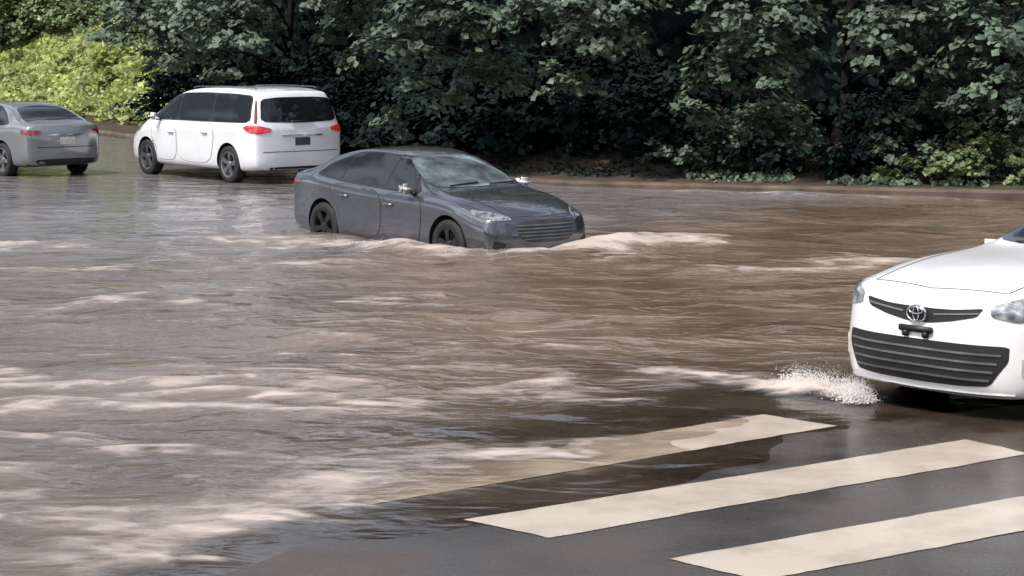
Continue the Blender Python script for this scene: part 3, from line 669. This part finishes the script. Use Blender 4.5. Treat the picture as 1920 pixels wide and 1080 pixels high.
front_lamps(ava,bv,[(2.3,.80,.50),(2.2,.87,.52),(2.2,.87,.40),(2.3,.80,.36)],'fog_lamp',M_platew)
hit,_,_,_=bv.ray_cast(Vector((6,0,.6)),Vector((-1,0,0)))
part('plate_bracket',ava,[(rbox((hit.x+.012,0,.645),(.03,.30,.045),.2),0),(rbox((hit.x+.012,.09,.61),(.03,.05,.05),.2),0),(rbox((hit.x+.012,-.09,.61),(.03,.05,.05),.2),0)],[M_black])
part('front_lip',ava,[(decal(bv,[(xg,.74,.225),(xg,0,.215),(xg,-.74,.225),(xg,-.74,.236),(xg,0,.227),(xg,.74,.236)],FD,.014,.06,False,.02),0)],[M_chrome])
g=[]
for sy in(1,-1):
    g.append((decal(bv,[(2.2,sy*.60,.88),(.85,sy*.70,1.0),(.85,sy*.708,1.0),(2.2,sy*.608,.88)],(0,0.01,-1),.003,.1,False,.01),0))
g.append((decal(bv,[(2.2,.60,.8),(2.30,0,.75),(2.2,-.60,.8),(2.206,-.60,.8),(2.306,0,.75),(2.206,.60,.8)],(-.05,0,-1),.003,.1,False,.01),0))
part('hood_seam',ava,g,[M_seam])
tails(ava,bv); wipers(ava,bv,.74)
# --- silver sedan
M_silver=paint('silver_paint',(.25,.26,.27),.5,.25,1)
S3=dict(SEDAN); S3.update(wsmat=M_glass)
sil,bv=car_common('silver_sedan',S3,M_silver,(-10.36,46.1,-.015),math.radians(131),'silver grey sedan seen from behind on wet road','car')
RD=(1,0,0)
tails(sil,bv)
part('licence_plate',sil,[(decal(bv,[(-2.4,.16,.80),(-2.4,-.16,.80),(-2.4,-.16,.66),(-2.4,.16,.66)],RD,.012,.05,False),0)],[M_platew])
part('trunk_seam',sil,[(decal(bv,[(-2.4,.62,.60),(-2.4,-.62,.60),(-2.4,-.62,.615),(-2.4,.62,.615)],RD,.003,.06,False,.01),0),(decal(bv,[(-2.4,.7,.38),(-2.4,-.7,.38),(-2.4,-.6,.26),(-2.4,.6,.26)],RD,.005,.06),1),(decal(bv,[(-2.4,.4,.86),(-2.4,-.4,.86),(-2.4,-.4,.835),(-2.4,.4,.835)],RD,.012,.06),2)],[M_seam,M_black,M_chrome])
front_lamps(sil,bv,[(2.3,.50,.705),(2.28,.54,.75),(2.12,.7,.80),(1.88,.84,.825),(1.95,.86,.77),(2.2,.76,.70)])
# --- minivan
VAN=dict(W=1.98,xfront=2.54,xrear=-2.54,xfa=1.56,xra=-1.47,r=.345,zbot=.22,roofw=.755,roofe=.026,cab=.5,cf=.34,cp=3.2,cr=.13,capr=.75,nose=.35,tail=.34,tz=1.0,
 top=[(2.54,.82),(2.35,.93),(1.95,1.05),(1.6,1.13),(1.35,1.24),(.95,1.47),(.6,1.63),(.3,1.70),(-.3,1.75),(-1.2,1.765),(-1.9,1.75),(-2.3,1.72),(-2.54,1.69)],
 belt=[(2.54,.77),(2.0,.93),(1.5,1.02),(1,1.06),(0,1.08),(-1,1.09),(-2.54,1.09)],
 wid=[(2.54,.86),(2.25,.94),(1.6,.985),(.5,.99),(-1.6,.985),(-2.3,.96),(-2.54,.94)],
 ws=[(1.42,.0,1.2),(1.36,.5,1.2),(1.2,.78,1.18),(.9,.74,1.4),(.62,.68,1.58),(.58,0,1.63),(.62,-.68,1.58),(.9,-.74,1.4),(1.2,-.78,1.18),(1.36,-.5,1.2)],
 rw=[(-2.4,.82,1.15),(-2.4,.0,1.12),(-2.4,-.82,1.15),(-2.3,-.74,1.56),(-2.3,-.4,1.59),(-2.3,.4,1.59),(-2.3,.74,1.56)],rwD=(1,0,-.05),
 sidewin=[[(1.30,1.105),(.43,1.115),(.43,1.575),(.62,1.555),(.95,1.385)],[(.38,1.115),(-.80,1.125),(-.80,1.62),(-.2,1.63),(.38,1.60)],[(-.85,1.125),(-2.10,1.14),(-2.03,1.60),(-1.5,1.625),(-.85,1.625)]],
 surround=[(1.44,1.085),(.4,1.10),(-1,1.11),(-2.15,1.125),(-2.07,1.62),(-1.5,1.645),(-.5,1.65),(.3,1.625),(.65,1.575),(1.0,1.40)],
 doors=[dict(p=[(1.22,.34),(1.34,.7),(1.3,1.06),(.4,1.07),(.38,.34)],h=(.56,.88)),dict(p=[(.34,.34),(.35,1.08),(-.84,1.09),(-1.0,.9),(-.86,.34)],h=(-.68,.91))],
 mirror=(1.05,1.08,1.16),trim=simple('matte_window_pillar',(.018,.019,.020),.4,var=.2))
M_vwhite=paint('van_white_paint',(.82,.83,.85),0,.28,1); VAN['handle']=M_vwhite
van,bv=car_common('minivan',VAN,M_vwhite,(-5.57,44.4,-.01),math.radians(128.5),'white minivan with lit brake lights driving away on wet road','minivan',1.03)
for sy in(1,-1):
    part('tail_light',van,[(decal(bv,[(-2.5,sy*.66,1.03),(-2.4,sy*.84,1.08),(-2.15,sy*.97,1.08),(-2.0,sy*.97,1.04),(-2.15,sy*.97,.97),(-2.4,sy*.88,.93),(-2.5,sy*.68,.97)],(.8,-.6*sy,0),.012,.05,rnd=.12),0)],[M_redlit])
    part('pillar_light',van,[(decal(bv,[(-2.35,sy*.86,1.12),(-2.3,sy*.91,1.12),(-2.2,sy*.80,1.54),(-2.2,sy*.77,1.54)],(.8,-.5*sy,0),.010,.05),0)],[M_red])
part('licence_plate',van,[(decal(bv,[(-2.5,.16,.86),(-2.5,-.16,.86),(-2.5,-.16,.72),(-2.5,.16,.72)],RD,.012,.05,False),0)],[M_plate])
part('tailgate_trim',van,[(decal(bv,[(-2.5,.45,.92),(-2.5,-.45,.92),(-2.5,-.42,.885),(-2.5,.42,.885)],RD,.015,.06),0),(decal(bv,[(-2.5,.80,.60),(-2.5,-.80,.60),(-2.5,-.80,.612),(-2.5,.80,.612)],RD,.003,.06,False,.01),1),(decal(bv,[(-2.4,.7,.33),(-2.4,-.7,.33),(-2.4,-.62,.26),(-2.4,.62,.26)],RD,.005,.06),1)],[M_chrome,M_seam])
part('rear_wiper',van,[(rbox((-2.50,.0,1.16),(.02,.5,.02),.3),0)],[M_black])
for sy in(1,-1):
    V,F=tube([(.2,sy*.67,1.725),(.1,sy*.67,1.745),(-1.0,sy*.66,1.77),(-1.9,sy*.65,1.765),(-2.0,sy*.65,1.74)],[.009]*5,6)
    part('roof_rail',van,[((V,F),0)],[M_rail])
front_lamps(van,bv,[(2.3,.55,.80),(2.25,.6,.88),(2.0,.8,.95),(1.85,.92,.96),(1.95,.94,.86),(2.25,.8,.79)])

# ------------------------------------------------------------ splash
def splash(name,path,n,height,spread,label,rm=.006):
    V=[];F=[]
    base=[Vector((1,0,0)),Vector((-1,0,0)),Vector((0,1,0)),Vector((0,-1,0)),Vector((0,0,1)),Vector((0,0,-1))]
    fc=[(0,2,4),(2,1,4),(1,3,4),(3,0,4),(2,0,5),(1,2,5),(3,1,5),(0,3,5)]
    for i in range(n):
        k=random.random()*(len(path)-1); a=int(k); p=Vector(path[a]).lerp(Vector(path[a+1]),k-a)
        z=random.expovariate(1/(height*.4)); q=Vector((p.x+random.gauss(0,spread),p.y+random.gauss(0,spread),z+.01)); r=random.uniform(.3,1)*rm*(1.2-min(1,z/height/1.3))
        o=len(V); V+=[q+b*r*random.uniform(.7,1.6) for b in base]; F+=[tuple(j+o for j in f) for f in fc]
    o=mesh_obj(name,V,F,[simple('white_spray',(.85,.82,.8),.4,var=.05)]); o['kind']='stuff'; o['label']=label; o['category']='splash'
splash('water_splash',[(2.3,18.4,0),(2.55,18.1,0),(2.75,17.7,0),(2.75,17.6,0)],11000,.18,.06,'white spray thrown up by the white sedan',.007)
splash('bow_wave_spray',[(-2.0,30.4,.02),(-.75,29.0,.04),(.2,28.65,.04),(.95,29.5,.04),(1.7,30.7,0)],6500,.08,.16,'pale spray on the bow wave before the grey sedan',.010)

# ------------------------------------------------------------ light & camera
w=bpy.data.worlds.new('World'); scene.world=w; w.use_nodes=True; nt=w.node_tree; N=nt.nodes; L=nt.links
sky=N.new('ShaderNodeTexSky'); sky.sky_type='NISHITA'; sky.sun_disc=False
ts=Vector((-.42,-.34,.84)).normalized()
sky.sun_elevation=math.asin(ts.z); sky.sun_rotation=math.atan2(ts.x,ts.y); sky.air_density=1.0; sky.dust_density=3
hs=N.new('ShaderNodeHueSaturation'); hs.inputs['Saturation'].default_value=.55; L.new(sky.outputs[0],hs.inputs['Color'])
tc=N.new('ShaderNodeTexCoord'); cn=N.new('ShaderNodeTexNoise'); cn.inputs['Scale'].default_value=4.5; cn.inputs['Detail'].default_value=5; cn.inputs['Distortion'].default_value=.5; L.new(tc.outputs['Generated'],cn.inputs['Vector'])
mr=N.new('ShaderNodeMapRange'); mr.interpolation_type='SMOOTHSTEP'; mr.inputs['From Min'].default_value=.44; mr.inputs['From Max'].default_value=.6; mr.inputs['To Min'].default_value=.55; mr.inputs['To Max'].default_value=2.4; L.new(cn.outputs['Fac'],mr.inputs['Value'])
L.new(mr.outputs['Result'],hs.inputs['Value'])
L.new(hs.outputs[0],N['Background'].inputs[0]); N['Background'].inputs[1].default_value=.145
sl=bpy.data.lights.new('sun','SUN'); sl.energy=3.2; sl.angle=math.radians(.6); sl.color=(1,.955,.89)
so=bpy.data.objects.new('sun',sl); COL.objects.link(so); so.rotation_euler=(-ts).to_track_quat('-Z','Y').to_euler(); so.location=(0,0,30)
cam=bpy.data.cameras.new('camera'); co=bpy.data.objects.new('camera',cam); COL.objects.link(co); scene.camera=co
cam.sensor_width=36; cam.lens=36*4200/1920; cam.clip_end=2000
co.location=(0,0,3); co.rotation_euler=(math.radians(90)-math.atan(495/4200),0,0)
scene.view_settings.view_transform='Standard'; scene.view_settings.look='None'; scene.view_settings.exposure=0
